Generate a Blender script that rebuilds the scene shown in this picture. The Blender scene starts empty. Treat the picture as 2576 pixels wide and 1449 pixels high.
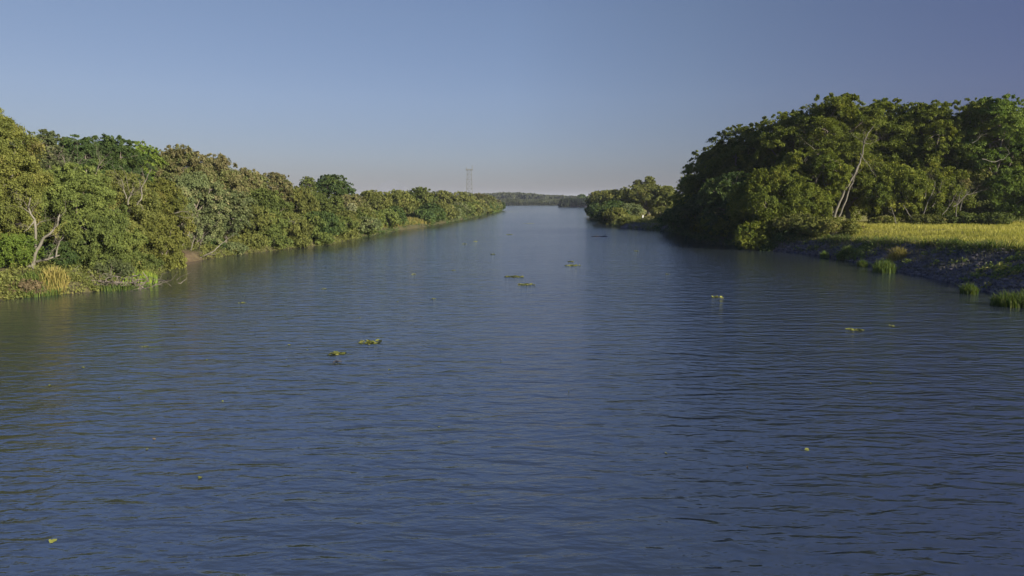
import bpy, math, random
import numpy as np
from math import radians, pi, sin, cos, tan
from mathutils import Vector

scene = bpy.context.scene
COL = scene.collection

# ------------------------------------------------------------------ camera
CAM_H = 6.0
PITCH = radians(7.35)
FPX = 682.0
W, Hh = 1024, 576
S = W / 2576.0

cam = bpy.data.cameras.new("camera")
cam.sensor_width = 36.0
cam.lens = FPX / W * 36.0
cam.clip_start = 0.1
cam.clip_end = 20000
camo = bpy.data.objects.new("camera", cam)
camo.location = (0, 0, CAM_H)
camo.rotation_euler = (pi / 2 - PITCH, 0, 0)
COL.objects.link(camo)
scene.camera = camo


def ray(px, py):
    u = (px * S - W / 2) / FPX
    v = (Hh / 2 - py * S) / FPX
    return (u, cos(PITCH) + v * sin(PITCH), -sin(PITCH) + v * cos(PITCH))


def at_z(px, py, z=0.0):
    """world point on the level z"""
    d = ray(px, py)
    t = (z - CAM_H) / d[2]
    return Vector((d[0] * t, d[1] * t, z))


def at_y(px, py, Y):
    """world point at distance Y down the river"""
    d = ray(px, py)
    t = Y / d[1]
    return Vector((d[0] * t, Y, CAM_H + d[2] * t))


# ------------------------------------------------------------------ helpers
def tag(o, label=None, cat=None, group=None, kind=None):
    if label: o['label'] = label
    if cat: o['category'] = cat
    if group: o['group'] = group
    if kind: o['kind'] = kind
    return o


def empty(name, loc, label=None, cat=None, group=None):
    o = bpy.data.objects.new(name, None)
    o.empty_display_size = 0.3
    o.location = loc
    COL.objects.link(o)
    return tag(o, label, cat, group)


def mesh_np(name, V, F, tone=None, smooth=False, vattr=None):
    V = np.asarray(V, dtype=np.float32)
    F = np.asarray(F, dtype=np.int32)
    m, k = F.shape
    me = bpy.data.meshes.new(name)
    me.vertices.add(len(V))
    me.vertices.foreach_set('co', V.ravel())
    me.loops.add(m * k)
    me.loops.foreach_set('vertex_index', F.ravel())
    me.polygons.add(m)
    me.polygons.foreach_set('loop_start', np.arange(m, dtype=np.int32) * k)
    if smooth:
        me.polygons.foreach_set('use_smooth', np.ones(m, dtype=bool))
    me.update(calc_edges=True)
    if tone is not None:
        a = me.attributes.new('tone', 'FLOAT', 'FACE')
        a.data.foreach_set('value', np.asarray(tone, dtype=np.float32))
    for nm, arr in (vattr or {}).items():
        a = me.attributes.new(nm, 'FLOAT', 'POINT')
        a.data.foreach_set('value', np.asarray(arr, dtype=np.float32))
    return me


def link(name, me, mat, parent=None, loc=None):
    o = bpy.data.objects.new(name, me)
    if mat is not None and not me.materials:
        me.materials.append(mat)
    COL.objects.link(o)
    if parent is not None:
        o.parent = parent
    if loc is not None:
        o.location = loc
    return o


# ------------------------------------------------------------------ materials
def new_mat(name):
    m = bpy.data.materials.new(name)
    m.use_nodes = True
    nt = m.node_tree
    nt.nodes.clear()
    out = nt.nodes.new('ShaderNodeOutputMaterial')
    return m, nt, out


def N(nt, t, **kw):
    n = nt.nodes.new(t)
    for k, v in kw.items():
        setattr(n, k, v)
    return n


GAIN = 1.35


def leaf_mat(name, stops, trans=0.27, rough=0.7, var=0.22):
    """stops: [(pos, rgb)] colour over the 'tone' of each leaf spray"""
    m, nt, out = new_mat(name)
    stops = [(p, (c[0] * GAIN * 1.05, c[1] * GAIN, c[2] * GAIN * .8)) for p, c in stops]
    at = N(nt, 'ShaderNodeAttribute', attribute_name='tone')
    rp = N(nt, 'ShaderNodeValToRGB')
    el = rp.color_ramp.elements
    el[0].position, el[0].color = stops[0][0], (*stops[0][1], 1)
    el[1].position, el[1].color = stops[-1][0], (*stops[-1][1], 1)
    for p, c in stops[1:-1]:
        e = el.new(p); e.color = (*c, 1)
    nt.links.new(at.outputs['Fac'], rp.inputs['Fac'])
    oi = N(nt, 'ShaderNodeObjectInfo')
    mr = N(nt, 'ShaderNodeMapRange')
    mr.inputs['To Min'].default_value = 1 - var
    mr.inputs['To Max'].default_value = 1 + var
    nt.links.new(oi.outputs['Random'], mr.inputs['Value'])
    mx = N(nt, 'ShaderNodeVectorMath', operation='SCALE')
    nt.links.new(rp.outputs['Color'], mx.inputs[0])
    nt.links.new(mr.outputs['Result'], mx.inputs['Scale'])
    pb = N(nt, 'ShaderNodeBsdfPrincipled')
    pb.inputs['Roughness'].default_value = rough
    pb.inputs['Specular IOR Level'].default_value = 0.08
    nt.links.new(mx.outputs['Vector'], pb.inputs['Base Color'])
    tr = N(nt, 'ShaderNodeBsdfTranslucent')
    hs = N(nt, 'ShaderNodeVectorMath', operation='MULTIPLY')
    hs.inputs[1].default_value = (1.15, 1.2, 0.55)
    nt.links.new(mx.outputs['Vector'], hs.inputs[0])
    nt.links.new(hs.outputs['Vector'], tr.inputs['Color'])
    ms = N(nt, 'ShaderNodeMixShader')
    ms.inputs['Fac'].default_value = trans
    nt.links.new(pb.outputs[0], ms.inputs[1])
    nt.links.new(tr.outputs[0], ms.inputs[2])
    nt.links.new(ms.outputs[0], out.inputs['Surface'])
    return m


def surf_mat(name, c1, c2, scale=4.0, rough=0.85, detail=6, spec=0.2, bump=0.3, bscale=None, stretch=None):
    m, nt, out = new_mat(name)
    tc = N(nt, 'ShaderNodeTexCoord')
    mp = N(nt, 'ShaderNodeMapping')
    if stretch: mp.inputs['Scale'].default_value = stretch
    nt.links.new(tc.outputs['Object'], mp.inputs['Vector'])
    no = N(nt, 'ShaderNodeTexNoise')
    no.inputs['Scale'].default_value = scale
    no.inputs['Detail'].default_value = detail
    no.inputs['Roughness'].default_value = 0.65
    nt.links.new(mp.outputs[0], no.inputs['Vector'])
    rp = N(nt, 'ShaderNodeValToRGB')
    rp.color_ramp.elements[0].position = 0.35
    rp.color_ramp.elements[1].position = 0.68
    rp.color_ramp.elements[0].color = (*c1, 1)
    rp.color_ramp.elements[1].color = (*c2, 1)
    nt.links.new(no.outputs['Fac'], rp.inputs['Fac'])
    pb = N(nt, 'ShaderNodeBsdfPrincipled')
    pb.inputs['Roughness'].default_value = rough
    pb.inputs['Specular IOR Level'].default_value = spec
    nt.links.new(rp.outputs['Color'], pb.inputs['Base Color'])
    if bump:
        b = N(nt, 'ShaderNodeBump')
        b.inputs['Strength'].default_value = bump
        b.inputs['Distance'].default_value = 0.05
        nt.links.new(no.outputs['Fac'], b.inputs['Height'])
        nt.links.new(b.outputs[0], pb.inputs['Normal'])
    nt.links.new(pb.outputs[0], out.inputs['Surface'])
    return m


#@@MATS
LEAF = {
    'green':  leaf_mat('leaf_green',  [(0, (.055, .078, .028)), (.5, (.080, .106, .034)), (.85, (.105, .130, .038)), (1, (.14, .14, .055))]),
    'olive':  leaf_mat('leaf_olive',  [(0, (.065, .080, .028)), (.5, (.094, .108, .036)), (.85, (.120, .130, .042)), (1, (.15, .135, .065))]),
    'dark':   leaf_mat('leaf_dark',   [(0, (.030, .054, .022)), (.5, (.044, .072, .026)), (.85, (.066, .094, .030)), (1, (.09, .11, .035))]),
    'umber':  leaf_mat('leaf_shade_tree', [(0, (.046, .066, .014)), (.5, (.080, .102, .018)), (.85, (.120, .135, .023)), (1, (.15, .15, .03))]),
    'yellow': leaf_mat('leaf_yellow', [(0, (.080, .096, .028)), (.5, (.112, .126, .036)), (.85, (.138, .144, .044)), (1, (.15, .138, .055))]),
    'golden': leaf_mat('leaf_golden', [(0, (.060, .075, .024)), (.5, (.090, .104, .030)), (.85, (.112, .120, .036)), (1, (.13, .12, .05))]),
    'brown':  leaf_mat('leaf_brown',  [(0, (.062, .080, .032)), (.45, (.086, .100, .040)), (.62, (.092, .093, .047)), (1, (.114, .105, .060))]),
    'grey':   leaf_mat('leaf_grey',   [(0, (.060, .082, .042)), (.5, (.082, .104, .052)), (.85, (.108, .124, .064)), (1, (.14, .13, .08))]),
    'bright': leaf_mat('leaf_bright', [(0, (.060, .100, .022)), (.5, (.088, .132, .028)), (1, (.13, .165, .038))]),
    'shore':  leaf_mat('leaf_shore_shade_tint', [(0, (.016, .024, .016)), (.5, (.024, .036, .020)), (1, (.040, .055, .026))]),  # shade of the distant band is put into this darker leaf colour
    'far':    leaf_mat('leaf_far_wood', [(0, (.030, .040, .026)), (.5, (.044, .054, .034)), (1, (.07, .08, .045))]),
    'dry':    leaf_mat('leaf_dry',    [(0, (.075, .062, .042)), (.5, (.110, .090, .060)), (1, (.16, .13, .085))]),
    'pale':   leaf_mat('leaf_pale',   [(0, (.13, .16, .09)), (.5, (.22, .24, .16)), (1, (.34, .35, .27))]),
}
GRASS = {
    'meadow': leaf_mat('grass_meadow', [(0, (.165, .175, .046)), (.5, (.225, .225, .06)), (1, (.28, .265, .085))], trans=.3),
    'reed':   leaf_mat('grass_reed',   [(0, (.07, .115, .022)), (.5, (.10, .15, .028)), (1, (.15, .17, .04))], trans=.3),
    'straw':  leaf_mat('grass_straw',  [(0, (.12, .115, .04)), (.5, (.17, .155, .055)), (1, (.22, .19, .08))], trans=.3),
    'slope':  leaf_mat('grass_slope',  [(0, (.045, .050, .030)), (.5, (.075, .080, .048)), (1, (.13, .115, .08))], trans=.1),
    'tuft':   leaf_mat('grass_tuft',   [(0, (.042, .075, .022)), (.5, (.066, .102, .028)), (1, (.105, .128, .04))], trans=.35),
}
BARK = {
    'pale':  surf_mat('bark_pale', (.10, .092, .068), (.19, .175, .135), scale=3, bump=.3, stretch=(1, 1, .35)),
    'grey':  surf_mat('bark_grey', (.09, .075, .06), (.19, .165, .13), scale=4, bump=.3, stretch=(1, 1, .3)),
    'dark':  surf_mat('bark_dark', (.05, .042, .034), (.11, .09, .07), scale=4, bump=.3, stretch=(1, 1, .3)),
}
#@@ENDMATS


# ------------------------------------------------------------------ geometry generators
def tube(points, radii, n=6, V=None, F=None):
    """tapered bent tube, appended to V (list of arrays) / F"""
    P = [Vector(p) for p in points]
    base = sum(len(v) for v in V)
    rings = []
    a = None
    for i, p in enumerate(P):
        d = (P[min(i + 1, len(P) - 1)] - P[max(i - 1, 0)])
        d = d.normalized() if d.length > 1e-6 else Vector((0, 0, 1))
        if a is None:
            a = d.orthogonal().normalized()
        a = (a - d * a.dot(d))
        a = a.normalized() if a.length > 1e-6 else d.orthogonal().normalized()
        b = d.cross(a)
        for k in range(n):
            t = 2 * pi * k / n
            q = p + (a * cos(t) + b * sin(t)) * radii[i]
            rings.append((q.x, q.y, q.z))
    V.append(np.array(rings))
    for i in range(len(P) - 1):
        for k in range(n):
            k2 = (k + 1) % n
            F.append((base + i * n + k, base + i * n + k2, base + (i + 1) * n + k2, base + (i + 1) * n + k))


def wander(p0, p1, rng, n=5, amp=0.08, sag=0.0):
    p0, p1 = Vector(p0), Vector(p1)
    L = (p1 - p0).length
    out = []
    for i in range(n + 1):
        t = i / n
        w = sin(pi * t)
        o = Vector(rng.normal(0, 1, 3)) * amp * L * w
        o.z += sag * L * w
        out.append(p0.lerp(p1, t) + o)
    return out


def leaves(rng, centers, normals, pad_r, pad_th, n_per, ll, lw, droop, tone_pad, jitter=0.10, spread=0.75, hang=0.0):
    """many leaf-sized rhombs on pads -> V, F, tone"""
    C = np.repeat(np.asarray(centers), n_per, axis=0)
    Nn = np.repeat(np.asarray(normals), n_per, axis=0)
    R = np.repeat(np.broadcast_to(np.asarray(pad_r, float), (len(centers),)), n_per)
    T = np.repeat(np.asarray(tone_pad), n_per)
    m = len(C)
    a = np.cross(Nn, rng.normal(0, 1, (m, 3)))
    a /= np.linalg.norm(a, axis=1, keepdims=True) + 1e-9
    r = np.minimum(np.sqrt(-np.log(1 - rng.random(m) * .97)) * .62, 1.5) * R
    pos = C + a * r[:, None] + Nn * (rng.normal(0, 1, m) * pad_th * R)[:, None]
    pos[:, 2] -= droop * (r / np.maximum(R, 1e-6)) ** 2 * R
    d = a + rng.normal(0, .75, (m, 3))
    d[:, 2] -= hang + 0.25
    d /= np.linalg.norm(d, axis=1, keepdims=True)
    nn = Nn + rng.normal(0, spread, (m, 3))
    s = np.cross(d, nn)
    s /= np.linalg.norm(s, axis=1, keepdims=True) + 1e-9
    k = np.clip(np.exp(rng.normal(-.05, .40, m)), .4, 1.8)[:, None]
    L = ll * k
    Wd = lw * k * (0.7 + 0.6 * rng.random(m))[:, None]
    nn2 = np.cross(s, d)
    v0 = pos - d * L * .5
    v1 = pos + s * Wd * .5 + nn2 * Wd * .12
    v2 = pos + d * L * .5 - np.array([0, 0, 1]) * L * .12
    v3 = pos - s * Wd * .5 + nn2 * Wd * .12
    V = np.stack([v0, v1, v2, v3], axis=1).reshape(-1, 3)
    F = np.arange(m * 4).reshape(-1, 4)
    tone = np.clip(T + rng.normal(0, jitter, m), 0, 1)
    return V, F, tone


KINDS = {
    # zb crown base; t0 height of the widest level; flat: pad flatness; droop; lobe: lobe size share; top: dome exponent
    'umbrella': dict(zb=.22, tw=.62, droop=.12, lobe=.36, padn=.55, th=.15, hang=.0, vis=.35),
    'bushy':    dict(zb=.06, tw=.50, droop=.15, lobe=.38, padn=.45, th=.28, hang=.1, vis=.25),
    'weeping':  dict(zb=.02, tw=.45, droop=.60, lobe=.40, padn=.35, th=.25, hang=.8, vis=.2),
    'airy':     dict(zb=.35, tw=.65, droop=.20, lobe=.36, padn=.70, th=.16, hang=.0, vis=.8),
    'round':    dict(zb=.03, tw=.45, droop=.25, lobe=.46, padn=.45, th=.25, hang=.1, vis=.1),
}


def crown_mesh(seed, H, rx, ry, kind, ll, density=1.0, brown=0.0, lod=1.0, zb=None):
    """-> (V,F,tone, lobe centres, pad centres) in metres, base at origin"""
    rng = np.random.default_rng(seed)
    k = KINDS[kind]
    zb = (k['zb'] if zb is None else zb) * H
    hz = H - zb
    rm = (rx + ry) / 2
    lr0 = k['lobe'] * min(rm, hz * .62)
    # lobes: rings at several levels inside the profile
    lobes = []
    nl = int(np.clip(3.2 * (hz * rm) / (lr0 * lr0) * .42, 6, 22))
    for i in range(nl):
        t = (i + .5 + rng.normal(0, .25)) / nl
        t = min(max(t, .02), .98)
        if t < k['tw']:
            prof = .55 + .45 * math.sin(pi / 2 * t / k['tw'])
        else:
            prof = math.sqrt(max(0.02, 1 - ((t - k['tw']) / (1 - k['tw'] + .02)) ** 2))
        ang = i * 2.399963 + rng.normal(0, .35)
        lr = lr0 * (.8 + .45 * rng.random())
        rad = max(0, prof - lr / rm * .75) * (.75 + .3 * rng.random())
        z = zb + lr * .55 + t * max(.1, hz - lr * 1.25)
        lobes.append((rad * rx * cos(ang), rad * ry * sin(ang), z, lr))
    # one lobe on the very top
    lobes.append((rng.normal(0, .12) * rx, rng.normal(0, .12) * ry, H - lr0 * .75, lr0 * .8))
    cen, nor, pr, tp = [], [], [], []
    for (x, y, z, lr) in lobes:
        pad = lr * .30
        n = int(4 * pi * lr * lr / (pad * pad * pi) * .85 * density) + 4
        u = rng.normal(0, 1, (n, 3))
        u[:, 2] = u[:, 2] * .8 + .25
        u /= np.linalg.norm(u, axis=1, keepdims=True)
        rr = lr * (.55 + .62 * rng.random(n) ** .8)
        p = np.array([x, y, z]) + u * rr[:, None] * np.array([1.1, 1.1, .85])
        nn = np.array([0, 0, 1]) * k['padn'] + u * (1.1 - k['padn'])
        nn += rng.normal(0, .15, (n, 3))
        nn /= np.linalg.norm(nn, axis=1, keepdims=True)
        ok = p[:, 2] > zb * .5
        p, nn, u = p[ok], nn[ok], u[ok]
        lobe_t = rng.normal(.45, .13)
        t = lobe_t + rng.normal(0, .12, len(p))
        if brown > 0:
            hi = np.clip((p[:, 2] / H - .35) / .5, 0, 1)
            isb = rng.random(len(p)) < .75 * brown * (.35 + hi)
            t = np.where(isb, .82 + rng.normal(0, .1, len(p)), t * .8)
        cen.append(p); nor.append(nn); tp.append(t)
        pr.append(pad * (.75 + .6 * rng.random(len(p))))
    # sprigs above the outline
    ns = int(9 + 8 * rm / lr0)
    ang = rng.random(ns) * 2 * pi
    rad = np.sqrt(rng.random(ns)) * .8
    p = np.stack([rad * rx * np.cos(ang), rad * ry * np.sin(ang), zb + hz * (k['tw'] + (1.03 - k['tw']) * np.sqrt(1 - rad ** 2 * .9))], 1)
    cen.append(p); nor.append(np.tile([0, 0, .8], (ns, 1)) + rng.normal(0, .6, (ns, 3)))
    tp.append(np.full(ns, .55 if brown == 0 else .8)); pr.append(lr0 * (.08 + .11 * rng.random(ns)))
    cen = np.concatenate(cen); nor = np.concatenate(nor); pr = np.concatenate(pr); tp = np.concatenate(tp)
    lw = ll * .5
    area = .5 * ll * lw
    n_per = int(np.clip(1.15 * pi * np.mean(pr) ** 2 / area * lod, 5, 560))
    V, F, tone = leaves(rng, cen, nor, pr, k['th'], n_per, ll, lw, k['droop'], tp, hang=k['hang'])
    V[:, 2] = np.maximum(V[:, 2], -.6)
    return V, F, tone, lobes, cen


def trunk_mesh(seed, H, lobes, pads, vis=.3, r0=None, nsub=26, fork=None):
    rng = np.random.default_rng(seed + 77)
    V, F = [], []
    r0 = r0 or .022 * H + .05
    zf = (fork or .25) * H
    lean = Vector((rng.normal(0, .06) * H, rng.normal(0, .06) * H, zf))
    tube(wander((0, 0, -.7), lean, rng, 5, .04), np.linspace(r0 * 1.25, r0 * .85, 6), 8, V, F)
    tips = []
    for (x, y, z, lr) in lobes:
        if z < zf * 1.1:
            continue
        end = Vector((x, y, z))
        pts = wander(lean - Vector((0, 0, zf * .12)), end, rng, 6, .06, .06)
        tube(pts, np.linspace(r0 * .6, r0 * .18, 7), 6, V, F)
        tips.append((end, lr))
    idx = rng.permutation(len(pads))[:nsub]
    for i in idx:
        p = Vector(pads[i]) * 1.0
        p.x *= 1.07; p.y *= 1.07; p.z *= 1.03
        best = min(tips, key=lambda e: (e[0] - p).length) if tips else (lean, 1)
        tube(wander(best[0], p, rng, 4, .08), np.linspace(r0 * .2, r0 * .05, 5), 4, V, F)
    return np.concatenate(V), np.array(F)


def branching(seed, paths, twig=0, twig_len=1.0, n=7):
    """bare wood: paths = list of (points, r0, r1); twigs sprout along the outer halves"""
    rng = np.random.default_rng(seed)
    V, F = [], []
    TV, TF = [], []
    for pts, r0, r1 in paths:
        P = [Vector(p) for p in pts]
        fine = []
        for i in range(len(P) - 1):
            for j in range(3):
                t = j / 3
                q = P[i].lerp(P[i + 1], t)
                if j or i:
                    q = q + Vector(rng.normal(0, 1, 3)) * .035 * (P[i + 1] - P[i]).length
                fine.append(q)
        fine.append(P[-1])
        rad = np.linspace(r0, r1, len(fine)) * (1 + rng.normal(0, .05, len(fine)))
        tube(fine, rad, n, V, F)
        nt_ = int(twig)
        for _ in range(nt_):
            t = .4 + .6 * rng.random()
            i = min(int(t * (len(fine) - 1)), len(fine) - 2)
            p = fine[i]
            d = (fine[i + 1] - fine[i]).normalized()
            o = Vector(rng.normal(0, 1, 3)); o = (o - d * o.dot(d)).normalized()
            e = p + (d * .8 + o * .8 + Vector((0, 0, .45))) * twig_len * (.5 + .8 * rng.random())
            w = wander(p, e, rng, 4, .09)
            rr = max(.008, rad[i] * .42)
            tube(w, np.linspace(rr, rr * .25, 5), 4, TV, TF)
            for _ in range(4):
                j = rng.integers(1, 5)
                q = w[j]
                dd = (w[j] - w[j - 1]).normalized()
                e2 = q + (dd + Vector(rng.normal(0, .6, 3))) * twig_len * (.25 + .4 * rng.random())
                w2 = wander(q, e2, rng, 3, .1)
                tube(w2, np.linspace(rr * .45, rr * .15, 4), 3, TV, TF)
    tr = (np.concatenate(V), np.array(F))
    tw = (np.concatenate(TV), np.array(TF)) if TV else None
    return tr, tw


def blades(rng, base, h, w, lean=.35, tone=None):
    """grass blades: bent 2-quad strips at base points"""
    m = len(base)
    ang = rng.random(m) * 2 * pi
    s = np.stack([np.cos(ang), np.sin(ang), np.zeros(m)], 1)
    l = np.stack([-np.sin(ang), np.cos(ang), np.zeros(m)], 1) * rng.normal(0, lean, m)[:, None]
    l += rng.normal(0, lean * .4, (m, 3)) * np.array([1, 1, 0])
    h = np.asarray(h)[:, None]; w = np.asarray(w)[:, None]
    up = np.array([0, 0, 1.])
    p0 = base - up * .05; p1 = base + up * h * .6 + l * h * .35; p2 = base + up * h * .95 + l * h
    V = np.stack([p0 - s * w, p0 + s * w, p1 - s * w * .8, p1 + s * w * .8, p2 - s * w * .15, p2 + s * w * .15], 1).reshape(-1, 3)
    i = np.arange(m)[:, None] * 6
    F = np.concatenate([i + np.array([[0, 1, 3, 2]]), i + np.array([[2, 3, 5, 4]])])
    t = rng.random(m) if tone is None else tone
    return V, F, np.concatenate([t, t])


# ------------------------------------------------------------------ river banks (from the waterline of the photograph)
LB = [(-400., -34.), (20., -31.5)]
for px, py in [(-60, 765), (0, 755), (110, 743), (230, 735), (370, 700), (460, 662), (580, 642), (700, 629), (830, 613), (960, 586), (1060, 572), (1200, 545), (1265, 528)]:
    p = at_z(px, py); LB.append((p.y, p.x))
LB += [(440, -12), (480, -60), (540, -220), (640, -900), (720, -2600), (6000, -2600)]
RB = [(-400., 31.), (20., 31.)]
for px, py in [(2576, 755), (2400, 712), (2200, 668), (2050, 640), (1930, 630), (1760, 600), (1690, 582), (1560, 573), (1490, 546)]:
    p = at_z(px, py); RB.append((p.y, p.x))
RB += [(264, 30), (300, 34), (330, 62), (540, 74), (600, 68), (611, 48), (640, 47), (660, 60), (700, 90), (6000, 90)]
LB = np.array(LB); RB = np.array(RB)


def xl(y): return np.interp(y, LB[:, 0], LB[:, 1])
def xr(y): return np.interp(y, RB[:, 0], RB[:, 1])
def hb(y): return np.interp(y, [-400, 40, 50, 63, 74, 84, 130, 160, 300], [2.6, 2.5, 2.35, 2.0, 1.65, 1.2, 1.1, 1.5, 1.5])
def runr(y): return (1 + .10 * np.sin(y * .55) + .08 * np.sin(y * 1.37 + 1)) * np.interp(y, [-400, 40, 50, 63, 74, 84, 300], [6.5, 6.5, 6.0, 3.8, 2.3, 2.0, 3.0])
def yfar(x): return 800 - .05 * x


def wob(x, y, s=1.0):
    return (np.sin(x * .9 * s + 1.3 * np.sin(y * .53 * s)) + np.sin(y * 1.1 * s + 1.7 * np.sin(x * .41 * s + 2)) + .5 * np.sin(x * 2.3 * s + y * 1.9 * s)) / 2.5


def ground_z(x, y):
    x = np.asarray(x, float); y = np.asarray(y, float)
    dl = xl(y) - x            # >0 on the left land
    dr = x - xr(y)            # >0 on the right land
    df = y - yfar(x)          # >0 beyond the far bank
    land = np.maximum(np.maximum(dl, dr), df)
    under = np.maximum(-2.5, land * .5)
    zl = np.minimum(.45 + .22 * dl, 1.5 + .01 * np.minimum(dl, 100)) * np.clip(dl / .9, 0, 1) + .25 * wob(x, y, .7) * np.clip(dl / 3, 0, 1)
    t = np.clip(dr / runr(y), 0, 1)
    prof = np.where(t < .12, t * 1.9, .228 + (t - .12) / .88 * .772)
    zr = hb(y) * prof + .10 * wob(x, y, .9) * np.clip(dr / 2, 0, 1) + .16 * wob(x, y, 2.3) * np.clip(dr / 1, 0, 1) * (t < 1)
    k = np.clip((dr - runr(y)) / 12, 0, 1)
    zr = zr + np.maximum(0, 2.75 - hb(y)) * k * k * (3 - 2 * k) * np.interp(y, [-400, 105, 135], [1, 1, 0])
    zf = np.minimum(df * .1, 2.5)
    z = np.where(dl > 0, zl, np.where(dr > 0, zr, np.where(df > 0, zf, under)))
    z = np.where((df > 0) & (dl <= 0) & (dr > 0), np.minimum(zr, np.maximum(zf, .5)), z)
    return z


def gz(x, y): return float(ground_z(x, y))


def build_ground():
    ys = np.concatenate([np.arange(-300, 0, 30), np.arange(0, 30, 5), np.arange(30, 110, .6), np.arange(110, 180, 2), np.arange(180, 420, 6), np.arange(420, 900, 12), np.geomspace(900, 9000, 16)])
    off = np.array([0, .15, .35, .6, .9, 1.3, 1.8, 2.3, 2.8, 3.3, 3.8, 4.3, 4.8, 5.3, 5.8, 6.4, 7, 8, 9.5, 11.5, 14, 17, 21, 26, 33, 42, 55, 75, 110, 180, 320, 600, 1200, 2500, 6000.])
    mid = np.linspace(0, 1, 14)[1:-1]
    rows = []
    for y in ys:
        a, b = xl(y), xr(y)
        rows.append(np.concatenate([a - off[::-1], a + (b - a) * mid, b + off]))
    X = np.array(rows); Y = np.repeat(ys[:, None], X.shape[1], 1)
    Z = ground_z(X, Y)
    V = np.stack([X, Y, Z], -1).reshape(-1, 3)
    nr, nc = X.shape
    i = np.arange(nr - 1)[:, None] * nc + np.arange(nc - 1)[None]
    F = np.stack([i, i + 1, i + nc + 1, i + nc], -1).reshape(-1, 4)
    dr = X - xr(Y)
    grassy = np.clip((dr - runr(Y) * 1.02) / .8, 0, 1) * (Y < 400)
    rocky = np.clip(1 - (dr - runr(Y) * .9) / .8, 0, 1) * (dr > -1)
    dl = xl(Y) - X
    land = np.clip(1 - np.abs(Y - 64.5) / 5.5, 0, 1) ** .5 * np.clip(1 - np.abs(dl - 2.5) / 4.5, 0, 1) ** .5
    me = mesh_np('ground', V, F, smooth=True, vattr={'grassy': grassy.ravel(), 'rocky': rocky.ravel(), 'clay': land.ravel()})
    m, nt, out = new_mat('ground_soil')
    tc = N(nt, 'ShaderNodeTexCoord')
    no = N(nt, 'ShaderNodeTexNoise'); no.inputs['Scale'].default_value = 1.3; no.inputs['Detail'].default_value = 9; no.inputs['Roughness'].default_value = .7
    nt.links.new(tc.outputs['Object'], no.inputs['Vector'])

    def ramp(c1, c2):
        r = N(nt, 'ShaderNodeValToRGB'); r.color_ramp.elements[0].position = .36; r.color_ramp.elements[1].position = .66
        r.color_ramp.elements[0].color = (*c1, 1); r.color_ramp.elements[1].color = (*c2, 1)
        nt.links.new(no.outputs['Fac'], r.inputs['Fac']); return r
    soil = ramp((.045, .042, .020), (.095, .085, .040))
    gra = ramp((.13, .125, .03), (.22, .195, .05))
    roc = ramp((.050, .044, .048), (.130, .115, .115))
    ga = N(nt, 'ShaderNodeAttribute', attribute_name='grassy')
    ra = N(nt, 'ShaderNodeAttribute', attribute_name='rocky')
    m1 = N(nt, 'ShaderNodeMix', data_type='RGBA'); m2 = N(nt, 'ShaderNodeMix', data_type='RGBA')
    nt.links.new(ra.outputs['Fac'], m1.inputs['Factor']); nt.links.new(soil.outputs[0], m1.inputs['A']); nt.links.new(roc.outputs[0], m1.inputs['B'])
    nt.links.new(ga.outputs['Fac'], m2.inputs['Factor']); nt.links.new(m1.outputs['Result'], m2.inputs['A']); nt.links.new(gra.outputs[0], m2.inputs['B'])
    pb = N(nt, 'ShaderNodeBsdfPrincipled'); pb.inputs['Roughness'].default_value = .95; pb.inputs['Specular IOR Level'].default_value = .1
    bp = N(nt, 'ShaderNodeBump'); bp.inputs['Strength'].default_value = .7; bp.inputs['Distance'].default_value = .15
    nt.links.new(no.outputs['Fac'], bp.inputs['Height']); nt.links.new(bp.outputs[0], pb.inputs['Normal'])
    cl = ramp((.10, .066, .040), (.15, .100, .064))
    ca = N(nt, 'ShaderNodeAttribute', attribute_name='clay')
    m3 = N(nt, 'ShaderNodeMix', data_type='RGBA')
    nt.links.new(ca.outputs['Fac'], m3.inputs['Factor']); nt.links.new(m2.outputs['Result'], m3.inputs['A']); nt.links.new(cl.outputs[0], m3.inputs['B'])
    nt.links.new(m3.outputs['Result'], pb.inputs['Base Color']); nt.links.new(pb.outputs[0], out.inputs['Surface'])
    o = link('ground', me, m)
    tag(o, 'brown soil and grass of the river banks reaching the horizon', 'ground', kind='structure')


build_ground()


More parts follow.
